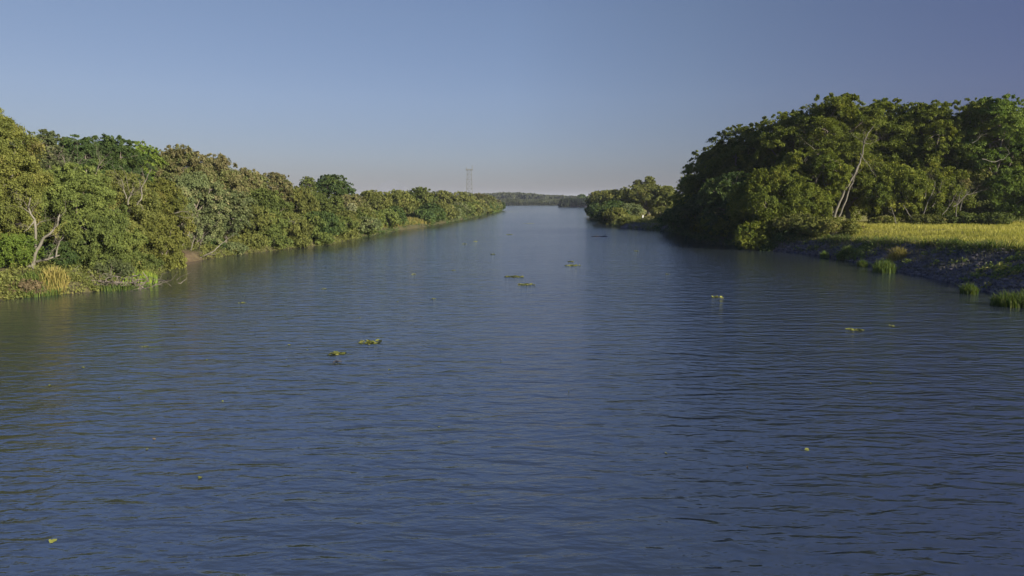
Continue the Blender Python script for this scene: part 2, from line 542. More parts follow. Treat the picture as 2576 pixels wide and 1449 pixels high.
# ------------------------------------------------------------------ water
def build_water():
    ys = np.concatenate([np.arange(-290, 20, 10), np.arange(20, 200, 3), np.arange(200, 480, 8), np.arange(480, 1001, 20)])
    tt = np.concatenate([[0, .02, .05, .09, .14, .2], np.linspace(.26, .74, 9), [.8, .86, .91, .95, .98, 1]])
    A = xl(ys)[:, None] - 4; B = xr(ys)[:, None] + 4
    X = A + (B - A) * tt[None]
    Y = np.repeat(ys[:, None], X.shape[1], 1)
    lee = np.clip((np.minimum(X - A, B - X) - 3) / 17, 0, 1) * np.interp(Y, [150, 380], [1, .30])
    nr, nc = X.shape
    i = np.arange(nr - 1)[:, None] * nc + np.arange(nc - 1)[None]
    F = np.stack([i, i + 1, i + nc + 1, i + nc], -1).reshape(-1, 4)
    me = mesh_np('river', np.stack([X, Y, X * 0], -1).reshape(-1, 3), F, vattr={'lee': lee.ravel()})
    m, nt, out = new_mat('river_water')
    tc = N(nt, 'ShaderNodeTexCoord')

    def noise(scale, sx, sy, rot, detail=3, rough=.5, dist=0.0):
        mp = N(nt, 'ShaderNodeMapping')
        mp.inputs['Scale'].default_value = (sx, sy, 1); mp.inputs['Rotation'].default_value = (0, 0, radians(rot))
        nt.links.new(tc.outputs['Object'], mp.inputs['Vector'])
        n = N(nt, 'ShaderNodeTexNoise'); n.inputs['Scale'].default_value = scale
        n.inputs['Detail'].default_value = detail; n.inputs['Roughness'].default_value = rough; n.inputs['Distortion'].default_value = dist
        nt.links.new(mp.outputs[0], n.inputs['Vector'])
        return n

    def math_(op, a, b):
        n = N(nt, 'ShaderNodeMath', operation=op)
        for i, v in enumerate((a, b)):
            if isinstance(v, (int, float)): n.inputs[i].default_value = v
            else: nt.links.new(v, n.inputs[i])
        return n.outputs[0]
    n1 = noise(1.9, .34, 1, 5, 2, .5, .5)       # wind waves, crests across the river
    n0 = noise(.5, .38, 1, -6, 2, .5, .4)       # slow swell between them
    n2 = noise(5.0, .42, 1, -9, 3, .55, .3)      # ripples
    n3 = noise(.035, .35, 1, 0, 3, .5)          # calmer and rougher patches
    patch = N(nt, 'ShaderNodeMapRange'); patch.inputs['From Min'].default_value = .35; patch.inputs['From Max'].default_value = .65
    patch.inputs['To Min'].default_value = WATER['calm']; patch.inputs['To Max'].default_value = 1.0
    nt.links.new(n3.outputs['Fac'], patch.inputs['Value'])
    h = math_('ADD', math_('MULTIPLY', n1.outputs['Fac'], WATER['w1']), math_('MULTIPLY', n2.outputs['Fac'], WATER['w2']))
    h = math_('ADD', h, math_('MULTIPLY', n0.outputs['Fac'], WATER['w0']))
    h = math_('MULTIPLY', h, patch.outputs['Result'])
    # lee of the banks: calmer water within some metres of either shore
    le = N(nt, 'ShaderNodeAttribute', attribute_name='lee')
    lm = N(nt, 'ShaderNodeMapRange'); lm.inputs['To Min'].default_value = .30; lm.inputs['To Max'].default_value = 1.5
    nt.links.new(le.outputs['Fac'], lm.inputs['Value'])
    h = math_('MULTIPLY', h, lm.outputs['Result'])
    bp = N(nt, 'ShaderNodeBump'); bp.inputs['Strength'].default_value = 1.0; bp.inputs['Distance'].default_value = 1.0
    nt.links.new(h, bp.inputs['Height'])
    pb = N(nt, 'ShaderNodeBsdfPrincipled')
    pb.inputs['Base Color'].default_value = (*WATER['col'], 1)
    pb.inputs['Roughness'].default_value = WATER['rough']
    pb.inputs['IOR'].default_value = 1.95
    pb.inputs['Specular IOR Level'].default_value = .5
    nt.links.new(bp.outputs[0], pb.inputs['Normal'])
    nt.links.new(pb.outputs[0], out.inputs['Surface'])
    o = link('river', me, m)
    tag(o, 'wide rippled blue river running to the horizon', 'river', kind='structure')


WATER = dict(col=(.019, .025, .030), rough=.11, w0=.06, w1=.10, w2=.034, calm=.65)
build_water()

# ------------------------------------------------------------------ trees
SEED = [100]


def leaf_len(Y):
    return float(np.clip(.0021 * Y, .105, 1.5))


def tree(px, Y, top, wpx, kind, leaf, label, cat='tree', name=None, bark='grey', depth=.9, brown=0., zb=None, density=1., group=None, lod=1., base_py=None, vis=None):
    """a tree whose crown is centred on column px at distance Y, its top at row top, wpx wide in the photograph"""
    SEED[0] += 1
    seed = SEED[0]
    x = at_y(px, 500, Y).x
    z0 = gz(x, Y) if base_py is None else at_y(px, base_py, Y).z
    zt = at_y(px, top, Y).z
    H = zt - z0
    if H < 1.6:
        H = 1.6; z0 = zt - H
    rx = wpx * S / FPX * Y / 2
    ry = rx * depth
    ll = leaf_len(Y)
    V, F, tone, lobes, pads = crown_mesh(seed, H, rx, ry, kind, ll, density, brown, lod, zb)
    shrub = cat == 'shrub'
    root = empty(name or ('shrub' if shrub else 'tree'), (x, Y, z0), label, cat, group)
    k = KINDS[kind]
    tv, tf = trunk_mesh(seed, H, lobes, pads, nsub=10 if shrub else int(22 + 30 * k['vis']), r0=.05 if shrub else None, fork=.12 if shrub else max(.18, k['zb']))
    link('stem' if shrub else 'trunk', mesh_np('trunk', tv, tf, smooth=True), BARK[bark], root)
    link('foliage' if shrub else 'crown', mesh_np('crown', V, F, tone), LEAF[leaf], root)
    return root


#@@TREES
LEFT = [
    # px, Y, top, width, kind, leaf, label, extras
    (-45, 47.5, 268, 270, 'bushy', 'golden', 'tall golden-olive tree towering at the near end of the left bank', dict(zb=.1)),
    (118, 60, 332, 130, 'airy', 'grey', 'thin airy tree with sparse grey top beside the tall golden-olive tree', {}),
    (200, 67, 347, 150, 'umbrella', 'dark', 'dark-crowned tree on the left-bank skyline between the airy tree and the flat-topped one', {}),
    (282, 72, 347, 190, 'umbrella', 'dark', 'broad flat-topped dark green tree crowning the left-bank skyline', {}),
    (362, 78, 362, 130, 'umbrella', 'bright', 'bright green spreading tree just behind the flat-topped dark tree', {}),
    (70, 53, 425, 190, 'bushy', 'green', 'deep green tree behind the bare forked trunk on the left bank', {}),
    (185, 54, 420, 220, 'bushy', 'green', 'leafy mid-green tree in the middle of the near left-bank wood', {}),
    (300, 58, 435, 200, 'bushy', 'olive', 'round olive tree beneath the broad flat-topped tree', {}),
    (245, 49.5, 530, 190, 'weeping', 'green', 'low green tree with hanging sprays above the bright waterside grass', dict(depth=.7)),
    (400, 62, 455, 150, 'bushy', 'yellow', 'upper yellow-green tree behind the drooping yellow tree', {}),
    (392, 58.5, 548, 135, 'weeping', 'yellow', 'drooping yellow-green tree trailing its sprays into the water', dict(depth=.7)),
    (455, 80, 372, 170, 'bushy', 'brown', 'tall tree with a brown seeding top next to the bright green spreading tree', dict(brown=.6)),
    (540, 88, 392, 150, 'bushy', 'brown', 'brown-topped tree on the left skyline past the tallest brown tree', dict(brown=.7)),
    (490, 74, 440, 170, 'bushy', 'grey', 'grey-green feathery tree above the bare red landing on the left bank', {}),
    (560, 77, 478, 170, 'umbrella', 'grey', 'feathery tree leaning over the fallen pale branch on the left bank', dict(zb=.25)),
    (622, 96, 428, 130, 'bushy', 'brown', 'rusty-topped tree where the left skyline starts to step down', dict(brown=.6)),
    (610, 83, 515, 160, 'bushy', 'olive', 'olive waterside tree just past the red landing', {}),
    (690, 104, 437, 110, 'airy', 'brown', 'thin brown feathery crown standing up on the left skyline', dict(brown=.8)),
    (660, 92, 478, 140, 'bushy', 'green', 'dark gapped green tree below the thin brown feathery crown', {}),
    (705, 88, 535, 140, 'bushy', 'olive', 'low olive tree at the water with a bare pale branch on it', {}),
    (745, 106, 472, 110, 'bushy', 'olive', 'pale olive tree before the small tufted crown', {}),
    (765, 94, 540, 130, 'bushy', 'green', 'green waterside tree below the small tufted crown', {}),
    (775, 126, 446, 46, 'airy', 'green', 'small tufted crown on a thin trunk poking over the left-bank trees', {}),
    (838, 130, 441, 105, 'umbrella', 'dark', 'domed dark green tree rising above the middle of the left bank', {}),
    (805, 116, 487, 120, 'bushy', 'green', 'mid-green tree under the domed dark tree', {}),
    (835, 102, 545, 130, 'bushy', 'green', 'broad waterside tree below the domed dark tree', {}),
    (880, 124, 492, 110, 'bushy', 'brown', 'reddish tinged tree just past the domed dark tree', dict(brown=.4)),
    (900, 114, 545, 110, 'bushy', 'grey', 'grey-green waterside tree beside the white blossom', {}),
    (940, 140, 481, 110, 'bushy', 'olive', 'olive tree on the skyline past the white blossom', {}),
    (958, 143, 535, 100, 'bushy', 'green', 'green tree in front of the near end of the yellow grass strip', {}),
    (1000, 165, 481, 100, 'bushy', 'olive', 'olive tree behind the near end of the yellow grass strip', {}),
    (1020, 166, 528, 90, 'bushy', 'brown', 'brownish tree behind the middle of the yellow grass strip', dict(brown=.4)),
    (1058, 190, 474, 90, 'bushy', 'green', 'green tree forming the small peak of the far left skyline', {}),
    (1078, 186, 527, 80, 'bushy', 'green', 'green tree behind the far end of the yellow grass strip', {}),
    (1112, 220, 482, 90, 'bushy', 'olive', 'olive tree just past the small peak of the left skyline', {}),
    (1128, 212, 524, 76, 'bushy', 'green', 'rounded waterside tree past the yellow grass strip', {}),
    (1162, 255, 484, 80, 'bushy', 'olive', 'olive tree in line with the foot of the lattice mast', {}),
    (1180, 258, 520, 66, 'bushy', 'brown', 'low brownish waterside tree below the lattice mast', dict(brown=.4)),
    (1200, 300, 488, 66, 'bushy', 'brown', 'second last tall tree of the left bank before its point', dict(brown=.3)),
    (1225, 340, 492, 50, 'bushy', 'olive', 'last tall olive tree near the point of the left bank', {}),
    (1247, 392, 503, 36, 'bushy', 'brown', 'small rusty tree on the very point of the left bank', dict(brown=.7)),
]
for px, Y, top, w, kind, leaf, label, ex in LEFT:
    tree(px, Y, top, w, kind, leaf, label, group='trees along the left bank', **ex)

LBUSH = [
    (15, 45, 590, 150, 'round', 'bright', 'bright green leafy bush in front of the bare forked trunk'),
    (40, 42.6, 705, 110, 'round', 'dry', 'brown dry bush at the water at the near end of the left bank'),
    (155, 48, 610, 110, 'round', 'dark', 'dark bush under the bare forked trunk'),
    (265, 48.5, 655, 110, 'round', 'grey', 'grey-green bush behind the bright waterside grass'),
    (345, 54, 640, 100, 'round', 'green', 'green bush between the bright grass and the drooping yellow tree'),
    (420, 60, 640, 80, 'round', 'yellow', 'yellow bush at the foot of the drooping yellow tree'),
    (530, 75, 600, 80, 'round', 'dark', 'dark bush behind the red landing'),
    (575, 76, 610, 80, 'round', 'grey', 'grey-green bush where the red landing ends'),
    (630, 80, 590, 90, 'round', 'olive', 'olive bush at the water past the red landing'),
    (690, 83, 592, 80, 'round', 'green', 'green bush at the foot of the low olive tree'),
    (745, 87, 592, 80, 'round', 'olive', 'olive bush trailing in the water below the tufted crown'),
    (800, 92, 585, 80, 'round', 'green', 'green bush below the domed dark tree'),
    (860, 103, 572, 80, 'round', 'olive', 'olive bush just past the domed dark tree'),
    (915, 116, 567, 70, 'round', 'green', 'green bush before the yellow grass strip'),
    (1105, 190, 548, 50, 'round', 'green', 'green bush at the far end of the yellow grass strip'),
    (1150, 222, 538, 50, 'round', 'olive', 'olive bush on the water below the lattice mast'),
    (1215, 290, 529, 40, 'round', 'yellow', 'yellowish bush near the point of the left bank'),
]
for px, Y, top, w, kind, leaf, label in LBUSH:
    tree(px, Y, top, w, kind, leaf, label, cat='shrub', depth=.8, group='bushes along the left bank')

# trees further back in the left wood, seen through gaps of the front ones
LBACK = [(20, 64, 370, 220), (150, 75, 390, 200), (330, 90, 400, 220), (430, 98, 410, 200), (590, 108, 440, 180), (720, 128, 480, 160), (880, 158, 500, 150), (1000, 200, 492, 130), (1110, 265, 492, 100)]
for i, (px, Y, top, w) in enumerate(LBACK):
    tree(px, Y, top, w, 'bushy', 'green', 'green tree deep in the left-bank wood, seen only through gaps', group='trees deep in the left-bank wood', density=.8)

RIGHT = [
    (1762, 126, 440, 150, 'umbrella', 'umber', 'dark tree whose spreading tip ends the tall grove over the water', dict(zb=.03)),
    (1812, 115, 368, 190, 'umbrella', 'umber', 'second tree from the water end of the tall grove, stepping up its skyline', dict(zb=.08)),
    (1880, 108, 318, 210, 'umbrella', 'umber', 'tree halfway up the sloping skyline of the tall grove', {}),
    (1975, 103, 288, 220, 'umbrella', 'umber', 'tree just below the summit of the tall grove', {}),
    (2085, 100, 245, 230, 'umbrella', 'umber', 'summit tree of the tall grove above the pale forked trunk', {}),
    (2205, 104, 256, 210, 'umbrella', 'umber', 'broad tree just past the summit of the tall grove', {}),
    (2315, 101, 260, 190, 'umbrella', 'umber', 'tree in the middle of the level skyline of the tall grove', {}),
    (2420, 100, 256, 190, 'umbrella', 'umber', 'tree before the light green one on the tall grove skyline', {}),
    (2490, 97, 247, 170, 'umbrella', 'bright', 'light green tree with a loose sprig standing out on top', {}),
    (2590, 97, 268, 190, 'umbrella', 'umber', 'tree at the frame end of the tall grove', {}),
    (1945, 87, 425, 190, 'weeping', 'umber', 'leafy tree at the grove corner drooping its boughs to the water', dict(depth=.9)),
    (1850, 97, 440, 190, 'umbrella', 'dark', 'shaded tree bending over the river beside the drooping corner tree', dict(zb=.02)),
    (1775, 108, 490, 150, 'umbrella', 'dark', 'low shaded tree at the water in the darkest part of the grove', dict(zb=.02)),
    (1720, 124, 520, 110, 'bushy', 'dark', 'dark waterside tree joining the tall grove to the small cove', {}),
    (2020, 88, 470, 150, 'bushy', 'umber', 'olive tree in front of the pale forked trunk at the bank edge', {}),
    (2040, 93, 375, 170, 'umbrella', 'umber', 'leafy tree behind the thin pale stems of the grove', dict(zb=.2)),
    (2150, 97, 380, 150, 'umbrella', 'umber', 'tree whose leaves frame the pale forked trunk', dict(zb=.3)),
    (2240, 95, 420, 190, 'bushy', 'umber', 'dense dark-hollowed tree beyond the meadow past the pale forked trunk', {}),
    (2340, 96, 420, 190, 'bushy', 'umber', 'bushy tree behind the middle of the meadow', {}),
    (2440, 96, 430, 170, 'bushy', 'olive', 'olive tree with brown vines behind the meadow', dict(brown=.3)),
    (2545, 94, 430, 180, 'bushy', 'bright', 'fresh green bushy tree at the frame end of the meadow', {}),
]
for px, Y, top, w, kind, leaf, label, ex in RIGHT:
    tree(px, Y, top, w, kind, leaf, label, group='trees of the tall grove on the right bank', **ex)
RBUSH = [
    (2015, 82.5, 540, 150, 'round', 'olive', 'olive bush where the grove meets the rubble slope'),
    (2095, 79.5, 548, 150, 'round', 'yellow', 'yellow-green bush at the near corner of the meadow'),
    (2145, 83, 565, 90, 'round', 'dry', 'brown dry bush among the grass at the foot of the pale forked trunk'),
    (2230, 91, 545, 90, 'round', 'yellow', 'yellowish bush behind the meadow near the pale forked trunk'),
    (2330, 90, 540, 100, 'round', 'olive', 'olive bush along the back of the meadow'),
    (2420, 91, 535, 90, 'round', 'green', 'green bush along the back of the meadow under the brown vines'),
    (2510, 89, 535, 100, 'round', 'green', 'green bush along the back of the meadow by the fresh green tree'),
    (1900, 83.5, 560, 100, 'round', 'umber', 'leafy bough bush dipping into the water under the corner tree'),
]
for px, Y, top, w, kind, leaf, label in RBUSH:
    tree(px, Y, top, w, kind, leaf, label, cat='shrub', depth=.8, group='bushes around the meadow')
for px, Y, top, w in [(1960, 122, 340, 220), (2100, 118, 300, 240), (2250, 120, 310, 240), (2400, 118, 310, 240), (2540, 116, 320, 240)]:
    tree(px, Y, top, w, 'bushy', 'umber', 'tree deep inside the tall grove, seen only through gaps', group='trees deep in the tall grove', density=.8)

SECOND = [
    (1512, 236, 482, 76, 'bushy', 'golden', 'golden-brown tree at the tip of the low wooded point', dict(brown=.3)),
    (1545, 222, 479, 80, 'bushy', 'yellow', 'yellow-green tree just behind the tip of the low wooded point', {}),
    (1535, 176, 520, 100, 'bushy', 'dark', 'dark rounded tree leaning over the water on the low wooded point', dict(zb=.0)),
    (1622, 196, 466, 150, 'umbrella', 'olive', 'wide umbrella-crowned tree above the white post', {}),
    (1632, 215, 445, 36, 'airy', 'olive', 'slender spire rising above the umbrella-crowned tree', {}),
    (1604, 216, 454, 30, 'airy', 'olive', 'shorter slender spire beside the taller spire', {}),
    (1672, 190, 470, 100, 'umbrella', 'olive', 'olive tree between the umbrella-crowned tree and the tall grove', {}),
    (1580, 205, 478, 90, 'bushy', 'olive', 'olive tree between the yellow-green tree and the umbrella-crowned one', {}),
    (1672, 172, 520, 80, 'bushy', 'olive', 'low olive tree beside the white post', {}),
    (1585, 182, 512, 70, 'bushy', 'grey', 'greyish low tree behind the dark rounded tree', {}),
]
for px, Y, top, w, kind, leaf, label, ex in SECOND:
    tree(px, Y, top, w, kind, leaf, label, group='trees on the low wooded point', **ex)
for px, Y, top, w, kind, leaf, label in [
    (1575, 151, 548, 50, 'round', 'olive', 'olive bush on the low bank left of the cove'),
    (1610, 153, 552, 50, 'round', 'yellow', 'yellow-green bush on the low bank below the white post'),
    (1645, 148, 556, 44, 'round', 'bright', 'bright green bush overhanging the cove'),
    (1668, 144, 545, 50, 'round', 'olive', 'olive bush at the inner corner of the cove'),
    (1690, 138, 535, 60, 'round', 'dark', 'dark bush where the cove meets the tall grove'),
    (1500, 232, 528, 44, 'round', 'grey', 'grey-green bush at the tip of the low wooded point'),
]:
    tree(px, Y, top, w, kind, leaf, label, cat='shrub', depth=.8, group='bushes around the cove')
for px, Y, top, w, kind, leaf, label in [
    (1463, 622, 490, 28, 'round', 'dark', 'round dark tree standing out on the distant right shore'),
    (1433, 626, 500, 30, 'round', 'dark', 'low tree at the outer end of the distant right shore'),
    (1483, 630, 494, 30, 'round', 'green', 'pale tree behind the round dark tree on the distant right shore'),
    (1503, 290, 482, 40, 'airy', 'grey', 'grey loose tree peeping over the low wooded point'),
    (1527, 300, 479, 40, 'airy', 'grey', 'second grey loose tree peeping over the low wooded point'),
]:
    tree(px, Y, top, w, kind, leaf, label, group='trees on the distant right shore')


def waterside(y, side, inland, H, wm, leaf, label, group):
    x = float(xl(y)) - inland if side < 0 else float(xr(y)) + inland
    SEED[0] += 1
    z0 = max(gz(x, y), 0)
    V, F, tone, lobes, pads = crown_mesh(SEED[0], H, wm / 2, wm / 2 * .9, 'weeping' if SEED[0] % 2 else 'bushy', leaf_len(y), .9, .25 if leaf in ('olive', 'grey') and SEED[0] % 3 == 0 else 0, .9, .0)
    root = empty('shrub', (x, y, z0), label, 'shrub', group)
    tv, tf = trunk_mesh(SEED[0], H, lobes, pads, nsub=8, r0=.06, fork=.12)
    link('stem', mesh_np('stem', tv, tf, smooth=True), BARK['grey'], root)
    link('foliage', mesh_np('foliage', V, F, tone), LEAF[leaf], root)


wr = np.random.default_rng(4321)
NAMES = {'olive': 'olive', 'green': 'mid-green', 'dark': 'dark green', 'grey': 'grey-green', 'yellow': 'yellow-green', 'umber': 'shaded green'}
y = 84.0
while y < 400:
    leaf = ['olive', 'green', 'dark', 'grey', 'olive', 'green'][wr.integers(6)]
    if not (138 < y < 168 and wr.random() < .6):
        waterside(y, -1, .9 + 1.4 * wr.random(), 2.4 + 2.8 * wr.random(), 3.6 + .012 * y + 2 * wr.random(), leaf, NAMES[leaf] + ' bush hanging over the water along the far stretch of the left bank', 'waterside bushes of the far left bank')
    y += 3.2 + y * .022 + 1.5 * wr.random()
y = 85.0
while y < 132:
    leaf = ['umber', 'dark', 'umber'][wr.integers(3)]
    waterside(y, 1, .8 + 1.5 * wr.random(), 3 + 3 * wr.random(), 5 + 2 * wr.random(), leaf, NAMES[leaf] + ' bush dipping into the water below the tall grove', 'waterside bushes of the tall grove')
    y += 4.5 + 2 * wr.random()
y = 172.0
while y < 262:
    leaf = ['olive', 'dark', 'yellow', 'dark', 'green'][wr.integers(5)]
    waterside(y, 1, .8 + 1.5 * wr.random(), 3 + 2 * wr.random(), 6 + 3 * wr.random(), leaf, NAMES[leaf] + ' bush at the water on the far side of the low wooded point', 'waterside bushes of the low wooded point')
    y += 9 + 4 * wr.random()
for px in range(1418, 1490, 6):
    tree(px + wr.normal(0, 1.5), 611 - (px - 1418) / 72 * 10 + 2 * wr.random(), 501 - (px - 1418) * .05 + wr.normal(0, 1.2), 20 + 8 * wr.random(), 'round', 'shore', 'low tree with shade coloured into its leaves, in the band along the distant right shore', group='low trees of the distant right shore')
#@@ENDTREES


# ------------------------------------------------------------------ bare pale trees and branches
def bare(name, label, cat, px, py, Y, paths, twig, tl, bark='pale', n=7, stems=False):
    """paths: list of ([(px,py,dY)...], r0, r1) in photograph columns/rows at distance Y+dY"""
    o = at_y(px, py, Y)
    P = []
    for pts, r0, r1 in paths:
        P.append(([tuple(at_y(q[0], q[1], Y + (q[2] if len(q) > 2 else 0)) - o) for q in pts], r0 * .62, r1 * .5))
    SEED[0] += 1
    tr, tw = branching(SEED[0], P, twig, tl, n)
    root = empty(name, o, label, cat)
    if stems:
        for i, q in enumerate(P):
            t1, w1 = branching(SEED[0] + 31 * i, [q], twig, tl, n)
            st = link('stem', mesh_np('stem', t1[0], t1[1], smooth=True), BARK[bark], root)
            if w1 is not None:
                link('branches', mesh_np('twigs', w1[0], w1[1], smooth=True), BARK['grey'], st)
        return root
    link('trunk', mesh_np('trunk', tr[0], tr[1], smooth=True), BARK[bark], root)
    if tw is not None:
        link('crown', mesh_np('twigs', tw[0], tw[1], smooth=True), BARK['grey'], root)
    return root


bare('bare_tree', 'bare forked pale tree with thick crooked limbs on the near left bank', 'tree', 76, 700, 45.2, [
    ([(74, 712), (75, 690), (84, 664), (93, 627), (107, 605), (125, 588), (143, 566, .4), (150, 540, .8)], .24, .07),
    ([(84, 664), (70, 672, -.2), (60, 662, -.3)], .2, .1),
    ([(92, 658), (100, 656), (120, 652), (141, 645, .3), (150, 642, .5)], .16, .07),
    ([(141, 646), (144, 624), (150, 608), (160, 596)], .09, .04),
    ([(92, 632), (88, 605, .4), (89, 568, .6), (86, 552, .6), (78, 538, .5), (70, 520, .4), (77, 498, .5)], .15, .06),
    ([(86, 555, .6), (75, 570, .4), (60, 583, .3)], .07, .03),
    ([(89, 570, .6), (100, 560, .6), (118, 553, .6)], .08, .03),
    ([(78, 538, .5), (60, 524, .3), (48, 518, .3)], .05, .02),
], 3, .9)
bare('bare_branch', 'pale bare branch reaching out at mid height above the red landing', 'branch', 418, 545, 60.5, [
    ([(418, 545, 1), (436, 537), (455, 533), (478, 530)], .09, .03), ([(425, 545, 1), (450, 543), (475, 550)], .05, .02)], 4, 1.2)
bare('bare_tree', 'leaning multi-stemmed pale tree behind the red landing', 'tree', 452, 640, 70, [
    ([(452, 642), (458, 620), (470, 598), (480, 575, 1), (486, 552, 1)], .2, .07),
    ([(442, 625), (452, 598), (468, 575), (484, 560)], .12, .05),
    ([(480, 630), (486, 608), (490, 592)], .1, .05),
    ([(500, 630, 1), (504, 610), (512, 590)], .1, .05)], 3, 1.3, stems=True)
bare('fallen_branch', 'long fallen branch slanting from the red landing to the leaves', 'branch', 507, 645, 69, [
    ([(505, 648), (520, 640), (540, 630), (552, 618, .5), (570, 602, 1), (590, 590, 1)], .13, .04),
    ([(520, 640), (540, 640), (556, 632)], .06, .03)], 2, .9)
bare('bare_tree', 'thin upright pale stems in the upper left-bank wood', 'tree', 325, 520, 55.5, [
    ([(322, 515), (328, 490), (338, 470)], .11, .05), ([(318, 500), (312, 475), (306, 450)], .08, .03),
    ([(345, 515), (356, 498), (357, 472), (368, 450), (382, 425)], .1, .04)], 5, 1.1, stems=True)
bare('bare_tree', 'leafless grey tree with fine twigs high in the left-bank wood', 'tree', 170, 440, 57, [
    ([(180, 470), (175, 440), (165, 410), (155, 390)], .09, .03), ([(175, 445), (190, 420), (205, 400)], .07, .02), ([(240, 450), (246, 425), (256, 405)], .08, .03)], 6, 1.2, bark='grey', stems=True)
bare('bare_branch', 'short pale branch on the low olive tree over the water', 'branch', 690, 562, 84, [
    ([(690, 566, 1), (708, 560), (735, 556), (745, 562)], .09, .04)], 2, .8)
# right bank
bare('bare_tree', 'tall pale forked tree with white limbs at the back of the meadow', 'tree', 2100, 560, 92.0, [
    ([(2094, 562), (2100, 540), (2113, 505), (2127, 476), (2143, 448), (2157, 421), (2170, 388), (2175, 353), (2184, 335), (2198, 318)], .34, .07),
    ([(2110, 545), (2122, 515), (2136, 480), (2147, 452), (2160, 420)], .24, .1),
    ([(2094, 535), (2085, 495), (2072, 454), (2069, 428), (2056, 402), (2060, 386)], .2, .07),
    ([(2060, 388), (2045, 388), (2028, 397), (2015, 412)], .08, .03),
    ([(2058, 384), (2040, 368), (2025, 356)], .06, .02),
    ([(2070, 434), (2090, 440), (2113, 447)], .1, .05),
    ([(2088, 440), (2098, 420), (2106, 405)], .06, .03),
    ([(2164, 386), (2176, 404), (2188, 420), (2205, 445)], .1, .04),
    ([(2174, 362), (2155, 348), (2138, 330)], .06, .02),
    ([(2173, 360), (2190, 362), (2206, 352)], .06, .02),
], 4, 1.5)
bare('bare_tree', 'clump of upright pale stems behind the far half of the meadow', 'tree', 2410, 540, 90, [
    ([(2405, 545), (2408, 510), (2420, 478)], .13, .05), ([(2398, 520), (2430, 492), (2470, 478)], .11, .04),
    ([(2415, 530), (2422, 500), (2440, 480)], .1, .04), ([(2370, 540), (2395, 510), (2400, 495)], .09, .04)], 4, 1.3, stems=True)
bare('bare_tree', 'cluster of pale trunks half hidden behind the middle of the meadow', 'tree', 2340, 500, 91.5, [
    ([(2320, 545), (2335, 505), (2350, 475), (2352, 455)], .14, .06), ([(2345, 520), (2362, 490), (2370, 455)], .13, .05), ([(2325, 500), (2330, 475), (2336, 450)], .1, .04)], 3, 1.2, stems=True)
bare('bare_tree', 'thin crooked pale trunk at the back edge of the meadow', 'tree', 2255, 575, 89, [
    ([(2257, 578), (2250, 545), (2240, 520)], .13, .06), ([(2297, 578, 1), (2294, 555, 1), (2280, 528, 1), (2272, 515, 1)], .13, .06)], 2, 1.0, stems=True)
bare('bare_branch', 'curved white branch on the crowns near the frame end of the grove', 'branch', 2500, 395, 93, [
    ([(2470, 400), (2500, 407), (2525, 400), (2540, 385), (2530, 370)], .09, .03), ([(2445, 360), (2460, 350), (2472, 335)], .06, .02)], 3, 1.3, stems=True)


def deadwood(px, py, label):
    o = at_z(px, py, .05)
    rng = np.random.default_rng(5)
    V, F = [], []
    for i in range(120):
        a = Vector((rng.normal(0, 1.9), rng.normal(.8, .5), abs(rng.normal(.1, .35))))
        b = a + Vector((rng.normal(0, .9), rng.normal(0, .6), rng.normal(.2, .45)))
        r = .015 + .05 * rng.random() ** 2
        tube(wander(a, b, rng, 4, .12), np.linspace(r, r * .3, 5), 5, V, F)
    root = link('brushwood_heap', mesh_np('brushwood', np.concatenate(V), np.array(F), smooth=True), BARK['grey'], loc=o)
    tag(root, label, 'brushwood')


deadwood(235, 728, 'tangled heap of grey-brown dead brushwood at the near left waterside')


# ------------------------------------------------------------------ grass
def grass_patch(name, label, pts_fn, n, h, w, mat, lean=.35, kind='stuff', cat='grass', seed=3):
    rng = np.random.default_rng(seed)
    x, y = pts_fn(rng, n)
    z = np.maximum(ground_z(x, y), 0)
    tn = np.clip(.5 + .28 * wob(x, y, .3) + .2 * wob(x + 9, y, 1.1) + rng.normal(0, .16, len(x)), 0, 1)
    V, F, t = blades(rng, np.stack([x, y, z], 1), h * (.5 + rng.random(len(x))) * (1 + .4 * wob(x, y + 5, .8)), w * (.6 + .8 * rng.random(len(x))), lean, tn)
    o = link(name, mesh_np(name, V, F, t), mat)
    return tag(o, label, cat, kind=kind)


def meadow_pts(rng, n):
    y = 38 + 60 * rng.random(n)
    x = xr(y) + runr(y) + rng.random(n) ** 1.3 * 60 - .3
    ok = np.abs(x) < y * .82
    x, y = x[ok], y[ok]
    # worn and taller patches
    k = wob(x, y, .35) + rng.normal(0, .5, len(x)) > -.5
    return x[k], y[k]


grass_patch('meadow_grass', 'sunlit yellow-green grass of the meadow above the rubble slope', meadow_pts, 150000, .24, .02, GRASS['meadow'])


def slope_pts(rng, n):
    y = 34 + 50 * rng.random(n)
    x = xr(y) + rng.random(n) * (runr(y) + .4) + .2
    return x, y


grass_patch('slope_grass', 'thin dry grass on the dark rubble slope', slope_pts, 14000, .24, .014, GRASS['slope'], lean=.7)


def crest_pts(rng, n):
    y = 38 + 44 * rng.random(n)
    x = xr(y) + runr(y) + rng.normal(0, .45, n) - .1
    k = wob(x * .3, y, 1.3) + rng.normal(0, .3, n) > -.1
    return x[k], y[k]


grass_patch('crest_grass', 'long ragged grass hanging over the top edge of the rubble slope', crest_pts, 7000, .5, .02, GRASS['tuft'], lean=.7, seed=51)
grass_patch('crest_grass', 'dry bleached grass on the top edge of the rubble slope', crest_pts, 4500, .45, .018, GRASS['slope'], lean=.8, seed=52)


